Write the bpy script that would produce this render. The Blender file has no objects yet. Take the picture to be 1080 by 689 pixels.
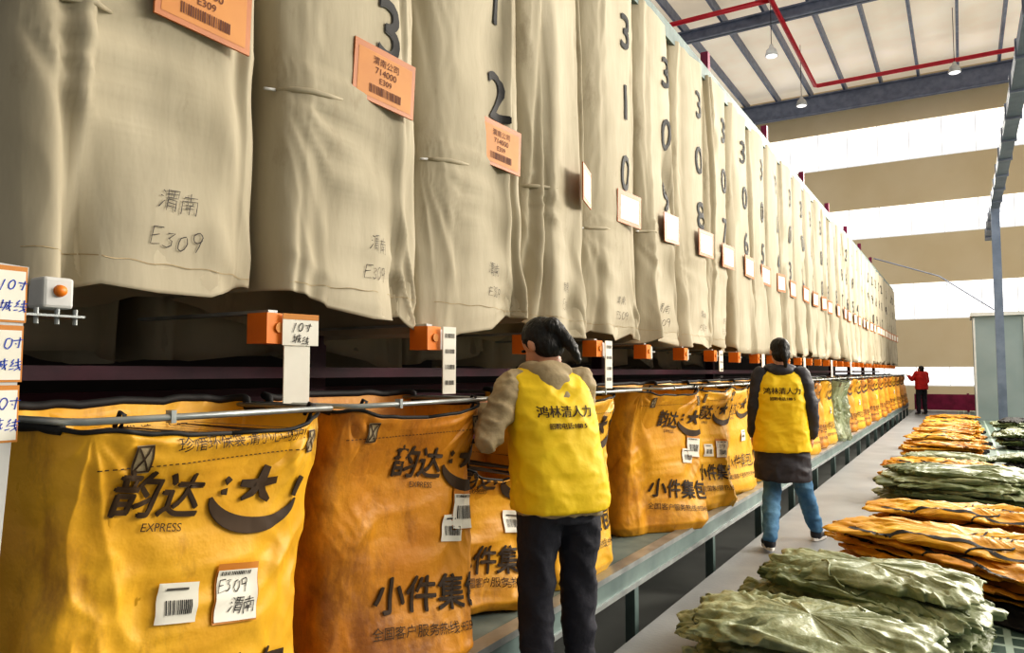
import bpy,bmesh,math,random
from mathutils import Vector,Matrix,noise
from mathutils.bvhtree import BVHTree
random.seed(7)
SC=bpy.context.scene
COL=SC.collection
try:
    SC.view_settings.view_transform='Standard'
    SC.view_settings.look='Medium High Contrast'
except Exception: pass

def lin(c):
    r=[]
    for v in c:
        v=v/255.0
        r.append(v/12.92 if v<=0.04045 else ((v+0.055)/1.055)**2.4)
    return (r[0],r[1],r[2],1.0)

def mat(name,c1,c2=None,rough=0.7,metal=0.0,scale=4.0,bump=0.0,bscale=60.0,emit=0.0,lo=0.35,hi=0.65,stretch=None,dirt=None):
    m=bpy.data.materials.new(name); m.use_nodes=True
    nt=m.node_tree; b=nt.nodes['Principled BSDF']
    b.inputs['Roughness'].default_value=rough; b.inputs['Metallic'].default_value=metal
    tc=nt.nodes.new('ShaderNodeTexCoord')
    mp=nt.nodes.new('ShaderNodeMapping')
    nt.links.new(tc.outputs['Object'],mp.inputs['Vector'])
    if stretch: mp.inputs['Scale'].default_value=stretch
    nz=nt.nodes.new('ShaderNodeTexNoise'); nz.inputs['Scale'].default_value=scale; nz.inputs['Detail'].default_value=5
    nt.links.new(mp.outputs[0],nz.inputs['Vector'])
    rp=nt.nodes.new('ShaderNodeValToRGB')
    rp.color_ramp.elements[0].position=lo; rp.color_ramp.elements[1].position=hi
    rp.color_ramp.elements[0].color=lin(c1); rp.color_ramp.elements[1].color=lin(c2 or c1)
    nt.links.new(nz.outputs['Fac'],rp.inputs['Fac'])
    out=rp.outputs['Color']
    if dirt:
        n3=nt.nodes.new('ShaderNodeTexNoise'); n3.inputs['Scale'].default_value=dirt[1]; n3.inputs['Detail'].default_value=8; n3.inputs['Roughness'].default_value=0.7
        mp3=nt.nodes.new('ShaderNodeMapping'); mp3.inputs['Scale'].default_value=(1,1,0.45) if len(dirt)>3 else (1,1,1)
        nt.links.new(tc.outputs['Object'],mp3.inputs['Vector']); nt.links.new(mp3.outputs[0],n3.inputs['Vector'])
        r3=nt.nodes.new('ShaderNodeValToRGB'); r3.color_ramp.elements[0].position=dirt[2]; r3.color_ramp.elements[1].position=dirt[2]+0.14
        r3.color_ramp.elements[0].color=(0,0,0,1); r3.color_ramp.elements[1].color=(0.75,0.75,0.75,1)
        nt.links.new(n3.outputs['Fac'],r3.inputs['Fac'])
        mx=nt.nodes.new('ShaderNodeMixRGB'); nt.links.new(r3.outputs['Color'],mx.inputs[0]); nt.links.new(out,mx.inputs[1]); mx.inputs[2].default_value=lin(dirt[0]); out=mx.outputs[0]
    nt.links.new(out,b.inputs['Base Color'])
    if emit>0:
        nt.links.new(rp.outputs['Color'],b.inputs['Emission Color']); b.inputs['Emission Strength'].default_value=emit
    if bump>0:
        n2=nt.nodes.new('ShaderNodeTexNoise'); n2.inputs['Scale'].default_value=bscale; n2.inputs['Detail'].default_value=4
        nt.links.new(mp.outputs[0],n2.inputs['Vector'])
        bp=nt.nodes.new('ShaderNodeBump'); bp.inputs['Strength'].default_value=bump; bp.inputs['Distance'].default_value=0.02
        nt.links.new(n2.outputs['Fac'],bp.inputs['Height']); nt.links.new(bp.outputs[0],b.inputs['Normal'])
    return m

M={}
M['canvas']=mat('canvas',(162,152,130),(190,180,158),0.85,scale=2.2,bump=0.4,bscale=7,stretch=(1,1,0.3),dirt=((134,122,100),2.2,0.57,1))
M['ink']=mat('ink',(24,23,24),(32,30,30),0.7)
M['pen']=mat('pen',(66,62,60),(84,80,76),0.8)
M['bluepen']=mat('bluepen',(24,60,170),(34,74,180),0.8)
M['bagA']=mat('bagA',(232,178,44),(214,154,34),0.5,scale=3.0,bump=0.45,bscale=9,lo=0.42,hi=0.72,dirt=((140,88,28),3.2,0.56,1))
M['bagB']=mat('bagB',(218,150,36),(188,116,26),0.5,scale=2.6,bump=0.55,bscale=10,lo=0.38,hi=0.7,dirt=((112,62,24),2.8,0.49,1))
M['bagC']=mat('bagC',(228,168,40),(206,140,30),0.5,scale=3.4,bump=0.45,bscale=9,lo=0.4,hi=0.7,dirt=((138,86,28),3.0,0.55,1))
M['print']=mat('print',(50,34,16),(68,46,20),0.7)
M['paper']=mat('paper',(238,234,222),(226,222,208),0.6)
M['kraft']=mat('kraft',(206,136,54),(194,122,44),0.55)
M['cardedge']=mat('cardedge',(188,106,30),(172,94,24),0.45)
M['orange']=mat('orange',(232,134,34),(220,118,24),0.4)
M['steel']=mat('steel',(180,184,182),(146,150,150),0.35,0.65,scale=6)
M['galv']=mat('galv',(126,140,136),(96,110,108),0.6,0.25,scale=5)
M['bluegrey']=mat('bluegrey',(112,124,144),(92,104,124),0.5,0.1,scale=3)
M['bluesteel']=mat('bluesteel',(126,144,140),(98,116,114),0.42,0.2,scale=3)
M['black']=mat('black',(20,19,19),(30,28,28),0.7)
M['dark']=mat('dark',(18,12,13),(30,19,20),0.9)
M['purple']=mat('purple',(150,36,84),(118,26,66),0.45)
M['purpleshade']=mat('purpleshade',(82,22,44),(60,16,34),0.5)  # the purple steel, with shade under the chutes put into its colour
M['white']=mat('whiteplastic',(206,206,204),(190,190,188),0.45)
M['beigewall']=mat('beigewall',(228,210,174),(236,220,188),0.8,scale=0.4)
M['roof']=mat('roofpanel',(212,198,176),(232,220,202),0.7,scale=0.3,emit=0.5)  # weak glow added so the roof panels don't come out dim
M['roofsteel']=mat('roofsteel',(128,136,156),(108,116,136),0.5,0.1)
M['winglow']=mat('winglow',(255,254,248),(250,250,250),0.5,emit=1.25)
M['mullion']=mat('mullion',(214,216,218),None,0.5,emit=0.5)
M['red']=mat('redpipe',(206,30,54),(186,24,44),0.4)
M['walk']=mat('walkway',(140,143,146),(124,128,132),0.45,scale=2.0,bump=0.08,bscale=40)
M['concrete']=mat('concrete',(110,112,108),(92,94,92),0.8,scale=1.0)
M['cabin']=mat('cabin',(138,150,152),(124,138,140),0.5,scale=0.8)
M['green']=mat('greensack',(116,126,92),(160,166,132),0.36,scale=7,bump=0.8,bscale=16,dirt=((200,202,178),6,0.59))
M['green2']=mat('greensack_dark',(82,94,56),(124,132,94),0.36,scale=6,bump=0.8,bscale=16,dirt=((172,176,144),6,0.61))
M['osack']=mat('orangesack',(228,174,46),(210,148,34),0.42,scale=4,bump=0.7,bscale=15,dirt=((150,98,30),5,0.6))
M['osack2']=mat('orangesack_deep',(224,160,40),(198,130,28),0.42,scale=4,bump=0.7,bscale=15,dirt=((130,80,26),5,0.58))
M['skin']=mat('skin',(214,164,136),(204,150,122),0.5)
M['hair']=mat('hair',(8,6,6),(16,13,12),0.5,scale=30,bump=0.5,bscale=80,stretch=(1,1,0.2))
M['vest']=mat('vest',(250,214,26),(240,200,20),0.6,scale=4,bump=0.35,bscale=10)
M['khaki']=mat('khaki',(180,162,128),(154,136,106),0.8,scale=8,bump=0.5,bscale=16)
M['jeansdark']=mat('jeansdark',(30,30,40),(44,44,54),0.8,scale=6,bump=0.3,bscale=24)
M['jeansblue']=mat('jeansblue',(64,108,146),(96,140,172),0.8,scale=6,bump=0.3,bscale=24)
M['coat']=mat('coat',(44,43,52),(58,57,66),0.6,scale=6,bump=0.25,bscale=14)
M['redjacket']=mat('redjacket',(206,40,34),(180,30,28),0.7)
M['shoe']=mat('shoe',(28,30,38),(40,42,50),0.5)
M['sole']=mat('sole',(232,228,222),(220,216,210),0.5)
M['eye']=mat('eye',(20,16,14),None,0.2)
M['lip']=mat('lip',(176,92,84),None,0.5)
M['redink']=mat('redink',(96,46,24),None,0.7)

def gridmat():
    m=bpy.data.materials.new('gridfloor'); m.use_nodes=True; nt=m.node_tree; b=nt.nodes['Principled BSDF']
    tc=nt.nodes.new('ShaderNodeTexCoord'); br=nt.nodes.new('ShaderNodeTexBrick')
    br.offset=0.0; br.inputs['Scale'].default_value=1.0
    br.inputs['Brick Width'].default_value=0.16; br.inputs['Row Height'].default_value=0.16; br.inputs['Mortar Size'].default_value=0.018
    br.inputs['Color1'].default_value=lin((70,92,82)); br.inputs['Color2'].default_value=lin((60,80,74)); br.inputs['Mortar'].default_value=lin((160,178,164))
    nt.links.new(tc.outputs['Object'],br.inputs['Vector']); nt.links.new(br.outputs['Color'],b.inputs['Base Color'])
    b.inputs['Roughness'].default_value=0.5
    return m
M['grid']=gridmat()

# ---------------------------------------------------------------- mesh helpers
class MB:
    def __init__(s): s.v=[]; s.f=[]; s.m=[]; s.mats=[]
    def mi(s,name):
        if name not in s.mats: s.mats.append(name)
        return s.mats.index(name)
    def add(s,v,f,mn):
        k=len(s.v); i=s.mi(mn); s.v+= [tuple(x) for x in v]
        for q in f: s.f.append([a+k for a in q]); s.m.append(i)
    def box(s,a,b,mn,M4=None):
        (x0,y0,z0),(x1,y1,z1)=a,b
        v=[Vector(p) for p in [(x0,y0,z0),(x1,y0,z0),(x1,y1,z0),(x0,y1,z0),(x0,y0,z1),(x1,y0,z1),(x1,y1,z1),(x0,y1,z1)]]
        if M4: v=[M4@p for p in v]
        s.add(v,[(3,2,1,0),(4,5,6,7),(0,1,5,4),(1,2,6,5),(2,3,7,6),(3,0,4,7)],mn)
    def tube(s,pts,r,mn,seg=10,cap=True):
        pts=[Vector(p) for p in pts]; V=[];F=[]
        n=len(pts)
        for i,p in enumerate(pts):
            d=(pts[min(i+1,n-1)]-pts[max(i-1,0)]).normalized()
            up=Vector((0,0,1)) if abs(d.z)<0.9 else Vector((1,0,0))
            a=d.cross(up).normalized(); b=a.cross(d).normalized()
            rr=r[i] if isinstance(r,(list,tuple)) else r
            for k in range(seg):
                t=2*math.pi*k/seg; V.append(p+a*math.cos(t)*rr+b*math.sin(t)*rr)
        for i in range(n-1):
            for k in range(seg):
                F.append((i*seg+k,i*seg+(k+1)%seg,(i+1)*seg+(k+1)%seg,(i+1)*seg+k))
        if cap: F.append(tuple(range(seg-1,-1,-1))); F.append(tuple((n-1)*seg+k for k in range(seg)))
        s.add(V,F,mn)
    def mesh(s,name='m',smooth=False):
        me=bpy.data.meshes.new(name); me.from_pydata([tuple(v) for v in s.v],[],s.f)
        for n in s.mats: me.materials.append(M[n])
        me.polygons.foreach_set('material_index',s.m)
        me.polygons.foreach_set('use_smooth',[smooth]*len(s.f))
        me.update(); return me
    def obj(s,name,smooth=False,parent=None,loc=None,rot=None):
        o=bpy.data.objects.new(name,s.mesh(name,smooth)); COL.objects.link(o)
        if parent: o.parent=parent
        if loc is not None: o.location=loc
        if rot is not None: o.rotation_euler=rot
        return o
    def bvh(s): return BVHTree.FromPolygons([Vector(v) for v in s.v],s.f)

def top(o,label,cat,group=None,kind=None):
    o['label']=label; o['category']=cat
    if group: o['group']=group
    if kind: o['kind']=kind
    return o
def struct(o,label,cat):
    o['kind']='structure'; o['label']=label; o['category']=cat; return o
def empty(name,loc=(0,0,0),rotz=0):
    e=bpy.data.objects.new(name,None); e.empty_display_size=0.1; COL.objects.link(e); e.location=loc; e.rotation_euler=(0,0,rotz); return e
def bevel(o,w=0.004,seg=2):
    m=o.modifiers.new('b','BEVEL'); m.width=w; m.segments=seg; m.limit_method='ANGLE'; return o

_tc={}
def text(s,size,offset=0.0,shear=0.0):
    key=(s,round(size,4),offset,shear)
    if key in _tc: return _tc[key]
    cu=bpy.data.curves.new('t','FONT'); cu.body=s; cu.size=size; cu.align_x='CENTER'; cu.align_y='CENTER'
    cu.offset=offset; cu.shear=shear; cu.resolution_u=3; cu.fill_mode='FRONT'
    o=bpy.data.objects.new('t',cu); COL.objects.link(o)
    dg=bpy.context.evaluated_depsgraph_get(); dg.update()
    me=bpy.data.meshes.new_from_object(o.evaluated_get(dg))
    v=[(p.co.x,p.co.y) for p in me.vertices]; f=[tuple(p.vertices) for p in me.polygons]
    bpy.data.objects.remove(o); bpy.data.curves.remove(cu); bpy.data.meshes.remove(me)
    _tc[key]=(v,f); return v,f
def rect(w,h,cx=0,cy=0):
    return ([(cx-w/2,cy-h/2),(cx+w/2,cy-h/2),(cx+w/2,cy+h/2),(cx-w/2,cy+h/2)],[(0,1,2,3)])
def merge2(l):
    V=[];F=[]
    for v,f in l:
        k=len(V); V+=v; F+=[tuple(a+k for a in q) for q in f]
    return V,F
def shift(p,dx,dy,rot=0.0):
    c,s=math.cos(rot),math.sin(rot)
    return ([(x*c-y*s+dx,x*s+y*c+dy) for x,y in p[0]],p[1])
def barcode(w,h,n=14,seed=1):
    r=random.Random(seed); L=[]; x=-w/2
    st=w/n
    for i in range(n):
        ww=st*r.choice([0.3,0.5,0.7]); L.append(rect(ww,h,x+st/2,0)); x+=st
    return merge2(L)
def stroke(pts,ws):
    V=[];F=[]
    n=len(pts)
    for i,(x,y) in enumerate(pts):
        x0,y0=pts[max(i-1,0)]; x1,y1=pts[min(i+1,n-1)]
        dx,dy=x1-x0,y1-y0; l=math.hypot(dx,dy) or 1; nx,ny=-dy/l,dx/l
        w=ws[i] if isinstance(ws,(list,tuple)) else ws
        V+= [(x-nx*w/2,y-ny*w/2),(x+nx*w/2,y+ny*w/2)]
    for i in range(n-1): F.append((2*i,2*i+2,2*i+3,2*i+1))
    return V,F
def arc(cx,cy,rx,ry,a0,a1,n=14): return [(cx+rx*math.cos(math.radians(a0+(a1-a0)*i/n)),cy+ry*math.sin(math.radians(a0+(a1-a0)*i/n))) for i in range(n+1)]
GL={
'渭':[[(1,9),(2.2,8)],[(0.3,6.5),(1.5,5.8)],[(0.3,1),(2.2,4.2)],[(3.5,9.5),(3.6,6)],[(3.5,9.5),(9,9.7),(8.6,6)],[(3.5,7.8),(8.8,7.9)],[(6.2,9.6),(6.1,6)],[(3.5,6),(8.6,6.1)],[(4.2,5),(4,0.2)],[(4.2,5),(8.4,5.1),(8.2,.1),(7.2,.8)],[(4.2,3.5),(8.2,3.6)],[(4.2,2.1),(8.2,2.1)]],
'南':[[(1.5,8),(8.5,8.5)],[(5,10.4),(5,6.3)],[(1,-.3),(1.2,6.3),(9,6.7),(8.8,0.0),(7.6,.8)],[(3.3,5.6),(4,4.6)],[(6.7,5.8),(6,4.6)],[(2.8,4.2),(7.2,4.4)],[(2.6,2.7),(7.4,2.9)],[(5,4.3),(4.9,.0)]],
'E':[[(7,9.2),(2,9),(1.5,.5),(7,.9)],[(2,5),(6,5.3)]],
'3':[[(1.5,9),(6.2,9.3),(3,5.8),(5.8,4.8),(6.2,2.6),(4,.5),(.8,1.4)]],
'0':[arc(3.8,5,2.6,4.4,80,430,12)],
'9':[arc(3.6,6.8,2.3,2.4,20,380,10),[(5.9,7.4),(5.6,3),(4.6,-.6)]],
'1':[[(4.5,9.5),(3.5,0)]],
'寸':[[(1,7),(9,7.4)],[(6.3,10),(6.2,0.5),(4.8,1.4)],[(3,5),(4,3.6)]],
'城':[[(0.5,6.5),(3.3,6.7)],[(1.9,9.3),(1.8,2.2)],[(0.3,1.8),(3.6,2.9)],[(4,7.4),(9.6,7.8)],[(4.5,7.4),(4.4,3.5),(3.6,.3)],[(4.5,5.2),(6.3,5.3),(6,2.4)],[(6.8,9.8),(7.3,4),(9.3,.4),(9.6,2)],[(9,5.6),(6.6,1)]],
'线':[[(2.6,9.6),(1,7),(3,7),(.6,4),(3.4,4.6)],[(.6,1.2),(3.5,2.3)],[(4.3,7),(8.8,7.8)],[(4.2,4.6),(9.2,5.5)],[(6,9.9),(6.6,4),(9,.4),(9.5,2)],[(8.8,3.6),(4.4,.5)]]}
def pen(s,size,seed=0,w=0.10):
    r=random.Random(seed); L=[]; x=0; k=size/10
    adv={'渭':11,'南':11,'寸':10.5,'城':11,'线':11}
    tot=sum(adv.get(c,7.5) for c in s)
    for c in s:
        dy=r.uniform(-.8,.8); sc=r.uniform(.85,1.12); ro=r.uniform(-.12,.10)
        for st in GL[c]:
            P=[]
            for (a,b) in st:
                a=a*sc+b*0.20+r.uniform(-.35,.35); b=b*sc+r.uniform(-.35,.35)+dy
                a,b=a-b*ro,b+a*ro
                P.append(((x+a-tot/2)*k,(b-5)*k))
            n=len(P); L.append(stroke(P,[size*w*(1.0 if i<n-1 else .6) for i in range(n)]))
        x+=adv.get(c,7.5)
    return merge2(L)

def logo(s=1.0):
    L=[]
    a=arc(0.02,0.040,0.155,0.090,190,352,18)
    L.append(stroke(a,[0.008+0.036*math.sin(math.pi*min(1,(i/18)**0.8)) for i in range(19)]))
    L.append(stroke([(0.166,0.035),(0.182,0.092)],[0.014,0.026]))
    L.append(stroke([(-0.045,0.066),(0.01,0.066),(0.080,0.080)],[0.018,0.026,0.020]))
    L.append(stroke([(0.035,0.118),(0.025,0.075),(0.0,0.040),(-0.032,0.022)],[0.026,0.028,0.022,0.010]))
    L.append(stroke([(0.022,0.070),(0.042,0.038),(0.070,0.020)],[0.020,0.026,0.012]))
    L.append(stroke([(-0.100,0.078),(-0.086,0.066)],[0.014,0.020]))
    L.append(stroke([(-0.104,0.040),(-0.086,0.042)],[0.012,0.018]))
    V,F=merge2(L)
    return [(x*s,y*s) for x,y in V],F

def decal(mb,poly,mn,bvh,O,R,U,N,off=0.003,cut=0.05,reach=0.5):
    bm=bmesh.new()
    vs=[bm.verts.new((x,y,0)) for x,y in poly[0]]
    for f in poly[1]:
        try: bm.faces.new([vs[i] for i in f])
        except Exception: pass
    bmesh.ops.triangulate(bm,faces=bm.faces[:])
    if cut:
        xs=[v.co.x for v in bm.verts]; ys=[v.co.y for v in bm.verts]
        if xs:
            for lo,hi,ax in ((min(xs),max(xs),0),(min(ys),max(ys),1)):
                k=math.floor(lo/cut)+1
                while k*cut<hi:
                    no=(1,0,0) if ax==0 else (0,1,0); co=(k*cut,0,0) if ax==0 else (0,k*cut,0)
                    bmesh.ops.bisect_plane(bm,geom=bm.verts[:]+bm.edges[:]+bm.faces[:],plane_co=co,plane_no=no)
                    k+=1
    O=Vector(O);R=Vector(R).normalized();U=Vector(U).normalized();N=Vector(N).normalized()
    V=[]; last=0.0
    bm.verts.index_update()
    for v in bm.verts:
        p=O+R*v.co.x+U*v.co.y
        if bvh:
            h=bvh.ray_cast(p+N*reach,-N)
            if h[0] is not None: last=(h[0]-p).dot(N)
            p=p+N*(last+off)
        else: p=p+N*off
        V.append(p)
    F=[]
    for f in bm.faces:
        idx=[v.index for v in f.verts]
        a,b,c=V[idx[0]],V[idx[1]],V[idx[2]]
        if (b-a).cross(c-a).dot(N)<0: idx.reverse()
        F.append(idx)
    bm.free(); mb.add(V,F,mn)
Rr=Vector((0,1,0)); Uu=Vector((0,0,1)); Nn=Vector((1,0,0))
def bold(mb,p,bw,mn,bv,O,cu=0.04,off=0.004,R=Rr,U=Uu,N=Nn,reach=0.5):
    for q,(dx,dy) in enumerate(((-1,0),(1,0),(0,-1),(0,1))):
        decal(mb,shift(p,dx*bw,dy*bw),mn,bv,O,R,U,N,off=off+0.0007*q,cut=cu,reach=reach)
def sgnp(c,e): return math.copysign(abs(c)**e,c)
def nz(*a): return noise.noise(Vector(a))
def rdg(*a): return 1-2.2*abs(noise.noise(Vector(a)))

# ---------------------------------------------------------------- camera
cam=bpy.data.cameras.new('camera'); co=bpy.data.objects.new('camera',cam); COL.objects.link(co)
cam.sensor_width=36; cam.lens=26.0; cam.clip_end=300
co.location=(0,0,1.4); co.rotation_euler=(math.radians(90+3.48),0,math.radians(31.3)); SC.camera=co

# ---------------------------------------------------------------- world + lights
w=bpy.data.worlds.new('w'); SC.world=w; w.use_nodes=True
w.node_tree.nodes['Background'].inputs[0].default_value=(1.0,0.97,0.93,1); w.node_tree.nodes['Background'].inputs[1].default_value=0.32
def area(name,loc,tgt,sx,sy,p,c=(1,1,1)):
    l=bpy.data.lights.new(name,'AREA'); l.shape='RECTANGLE'; l.size=sx; l.size_y=sy; l.energy=p; l.color=c
    o=bpy.data.objects.new(name,l); COL.objects.link(o); o.location=loc
    o.rotation_euler=(Vector(tgt)-Vector(loc)).to_track_quat('-Z','Y').to_euler(); return o
area('end_window_light',(4.5,23,8),(-2,4,1.5),10,4,2750,(1,0.94,0.83))
area('side_window_light',(12,15,7),(-2,15,1),22,3,1700,(1,0.94,0.85))
area('near_window_light',(6,8.5,5.5),(-2,1.2,1.0),4,2.5,520,(1,0.93,0.82))
area('roof_light',(0.8,18,13.5),(0.3,17,0),30,4,1300,(1,0.98,0.95))

# ---------------------------------------------------------------- room
def sbox(name,a,b,mn,label,cat):
    mb=MB(); mb.box(a,b,mn); return struct(mb.obj(name),label,cat)
sbox('floor',(-14,-6,-0.42),(22,40,-0.32),'concrete','grey concrete warehouse floor','floor')
sbox('ceiling',(-20,-6,15),(22,40,15.15),'roof','cream translucent warehouse roof panels with a weak added glow','ceiling')
zs=[(-0.32,0.75),(1.6,3.75),(5.4,7.6),(9.05,11.1),(12.9,15)]
mb=MB()
for a,b in zs: mb.box((-20,38,a),(22,38.3,b),'beigewall')
struct(mb.obj('wall_end'),'smooth cream warehouse end wall with window bands','wall')
for k,(a,b) in enumerate([(0.75,1.6),(3.75,5.4),(7.6,9.05),(11.1,12.9)]):
    mb=MB(); mb.box((-20,38.1,a),(22,38.2,b),'winglow')
    x=-20
    while x<22: mb.box((x,38.05,a),(x+0.05,38.1,b),'mullion'); x+=1.3
    mb.box((-20,38.02,a),(22,38.1,a+0.06),'mullion')
    struct(mb.obj('window_%d'%(k+1)),'long bright horizontal band window','window')
sbox('wall_back',(-5.2,-1,-0.32),(-5.0,37,4.6),'dark','back wall coloured near-black for the shaded interior behind the machine','wall')  # near-black colour stands in for the shade inside the machine
x=-18.0
while x<8:
    mb=MB(); mb.box((x-0.05,16,14.6),(x+0.05,37.9,14.98),'roofsteel')
    top(mb.obj('roof_purlin'),'blue-grey steel roof purlin under the roof panels','beam','roof purlins'); x+=1.52
for y,h in ((37.2,0.9),(27.5,0.45)):
    mb=MB(); mb.box((-20,y-0.15,14.6-h),(22,y+0.15,14.6-h+0.06),'roofsteel'); mb.box((-20,y-0.03,14.6-h),(22,y+0.03,14.59),'roofsteel'); mb.box((-20,y-0.15,14.53),(22,y+0.15,14.59),'roofsteel')
    top(mb.obj('roof_rafter'),'blue-grey steel rafter crossing under the roof','beam','roof rafters')
mb=MB(); mb.tube([(-5.2,14,14.1),(-5.2,34.5,14.1),(-5.1,34.6,14.1),(14,34.6,14.1)],0.09,'red'); top(mb.obj('fire_pipe',True),'red fire sprinkler pipe under the roof','pipe')
mb=MB(); mb.tube([(-14,25.8,14.2),(-5.3,25.8,14.2)],0.09,'red'); top(mb.obj('fire_pipe',True),'red fire sprinkler pipe branching across the roof','pipe')
for (x,y,z) in ((-5.3,26,12.4),(-5.35,31.9,12.5),(0.1,31.5,12.6)):
    e=empty('pendant_lamp',(x,y,z)); top(e,'white bell-shaped high bay lamp on a cord','lamp','high bay lamps')
    mb=MB(); mb.tube([(0,0,0.25),(0,0,14.98-z)],0.012,'black',6); mb.obj('cord',parent=e)
    mb=MB(); mb.tube([(0,0,0.3),(0,0,0.2),(0,0,0.1),(0,0,-0.1)],[0.05,0.08,0.17,0.22],'white',16); mb.obj('lamp_shade',True,parent=e)
    mb=MB(); mb.tube([(0,0,-0.11),(0,0,-0.13)],[0.19,0.16],'winglow',16); mb.obj('bulb',True,parent=e)
mb=MB(); mb.box((0.80,4,5.88),(1.02,30,5.92),'bluegrey'); mb.box((0.80,4,5.92),(0.82,30,6.10),'bluegrey'); mb.box((1.0,4,5.92),(1.02,30,6.10),'bluegrey')
y=5
while y<30: mb.box((0.78,y,5.84),(1.04,y+0.06,6.14),'roofsteel'); y+=1.5
top(mb.obj('cable_tray'),'long blue-grey steel cable tray running above the aisle','cable tray')
mb=MB(); mb.box((0.80,23.9,0),(1.0,24.1,5.84),'bluegrey'); mb.box((0.70,23.8,0),(1.10,24.2,0.03),'bluegrey'); top(mb.obj('tray_post'),'blue-grey steel post carrying the cable tray','post')
mb=MB(); mb.tube([(-2.3,26,5.0),(-0.5,25,4.2),(0.79,24.2,3.1)],0.02,'roofsteel',6); top(mb.obj('stay_cable'),'thin cable sloping from the machine to the post','cable')
e=empty('site_cabin',(3.3,26.2,-0.005)); top(e,'grey-green panelled cabin beside the sack piles','cabin')
mb=MB(); mb.box((-3.0,-1.0,0),(3.5,1.0,3.0),'cabin')
for k in range(6): mb.box((-3.0+k*1.2,-1.03,0.05),(-2.95+k*1.2,-1.0,2.95),'white')
mb.obj('body',parent=e)
mb=MB(); mb.box((-3.06,-1.08,3.0),(3.56,1.06,3.1),'white'); mb.obj('roof',parent=e)
mb=MB(); mb.box((-1.5,-1.06,1.2),(-0.6,-1.03,2.2),'galv'); mb.obj('hatch',parent=e)
mb=MB(); mb.box((-1.5,30.2,0.05),(3.2,30.3,0.60),'purple')
for x in (-1.45,0.1,1.6,3.1): mb.box((x,30.18,0),(x+0.07,30.32,0.64),'purple')
top(mb.obj('guard_barrier'),'long low purple steel barrier at the end of the aisle','barrier')

mb=MB(); mb.box((-1.53,-3,-0.08),(-0.2,31,0),'walk'); mb.box((-1.53,-3,-0.32),(-1.45,31,-0.08),'dark')
top(mb.obj('walkway'),'smooth grey raised walkway beside the conveyor shelf','walkway')
mb=MB(); mb.box((-0.2,-3,-0.08),(7,31,-0.005),'grid'); mb.box((6.9,-3,-0.32),(7,31,-0.08),'dark')
top(mb.obj('grating_deck'),'green-grey steel mesh grating deck under the sacks','deck')

e=empty('conveyor_shelf',(0,0,0)); top(e,'long steel shelf with grey-green edge beam holding yellow sacks','shelf')
mb=MB(); mb.box((-2.75,0.1,0.26),(-1.74,30,0.285),'galv'); mb.obj('tray',parent=e)
mb=MB(); mb.box((-1.74,0.1,0.27),(-1.66,30,0.30),'steel'); mb.box((-1.70,0.1,0.16),(-1.675,30,0.27),'bluesteel'); mb.box((-1.74,0.1,0.145),(-1.66,30,0.17),'steel'); mb.obj('edge_beam',parent=e)
me=None
for k in range(19):
    if me is None:
        mb=MB(); mb.box((-0.03,-0.03,-0.32),(0.03,0.03,0.145),'bluesteel'); mb.box((-0.06,-0.06,-0.32),(0.06,0.06,-0.305),'bluesteel'); me=mb.mesh('leg')
    o=bpy.data.objects.new('leg',me); COL.objects.link(o); o.parent=e; o.location=(-1.72,1.0+k*1.6,0)

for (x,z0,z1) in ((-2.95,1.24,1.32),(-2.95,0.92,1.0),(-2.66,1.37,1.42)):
    mb=MB(); mb.box((x-0.05,0,z0),(x+0.05,30.5,z1),'purpleshade'); top(mb.obj('frame_beam'),'purple steel beam in a shaded colour running behind the hanging sacks','beam','machine frame beams')
me=None
for k in range(9):
    if me is None:
        mb=MB(); mb.box((-0.05,-0.05,-0.32),(0.05,0.05,1.8),'purpleshade'); mb.box((-0.05,-0.05,1.8),(0.05,0.05,5.7),'purple'); me=mb.mesh('post')  # lower part in the shaded colour, upper part in the lit one
    o=bpy.data.objects.new('frame_post',me); COL.objects.link(o); o.location=(-2.84,2.7+k*3.5,0); top(o,'purple steel upright of the sorting machine','post','machine frame posts')
mb=MB(); mb.box((-3.5,0,4.38),(-2.12,30.6,4.44),'galv'); mb.box((-2.14,0,4.30),(-2.1,30.6,4.45),'galv'); top(mb.obj('chute_rail'),'galvanised steel frame holding the tops of the chutes','frame')

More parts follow.
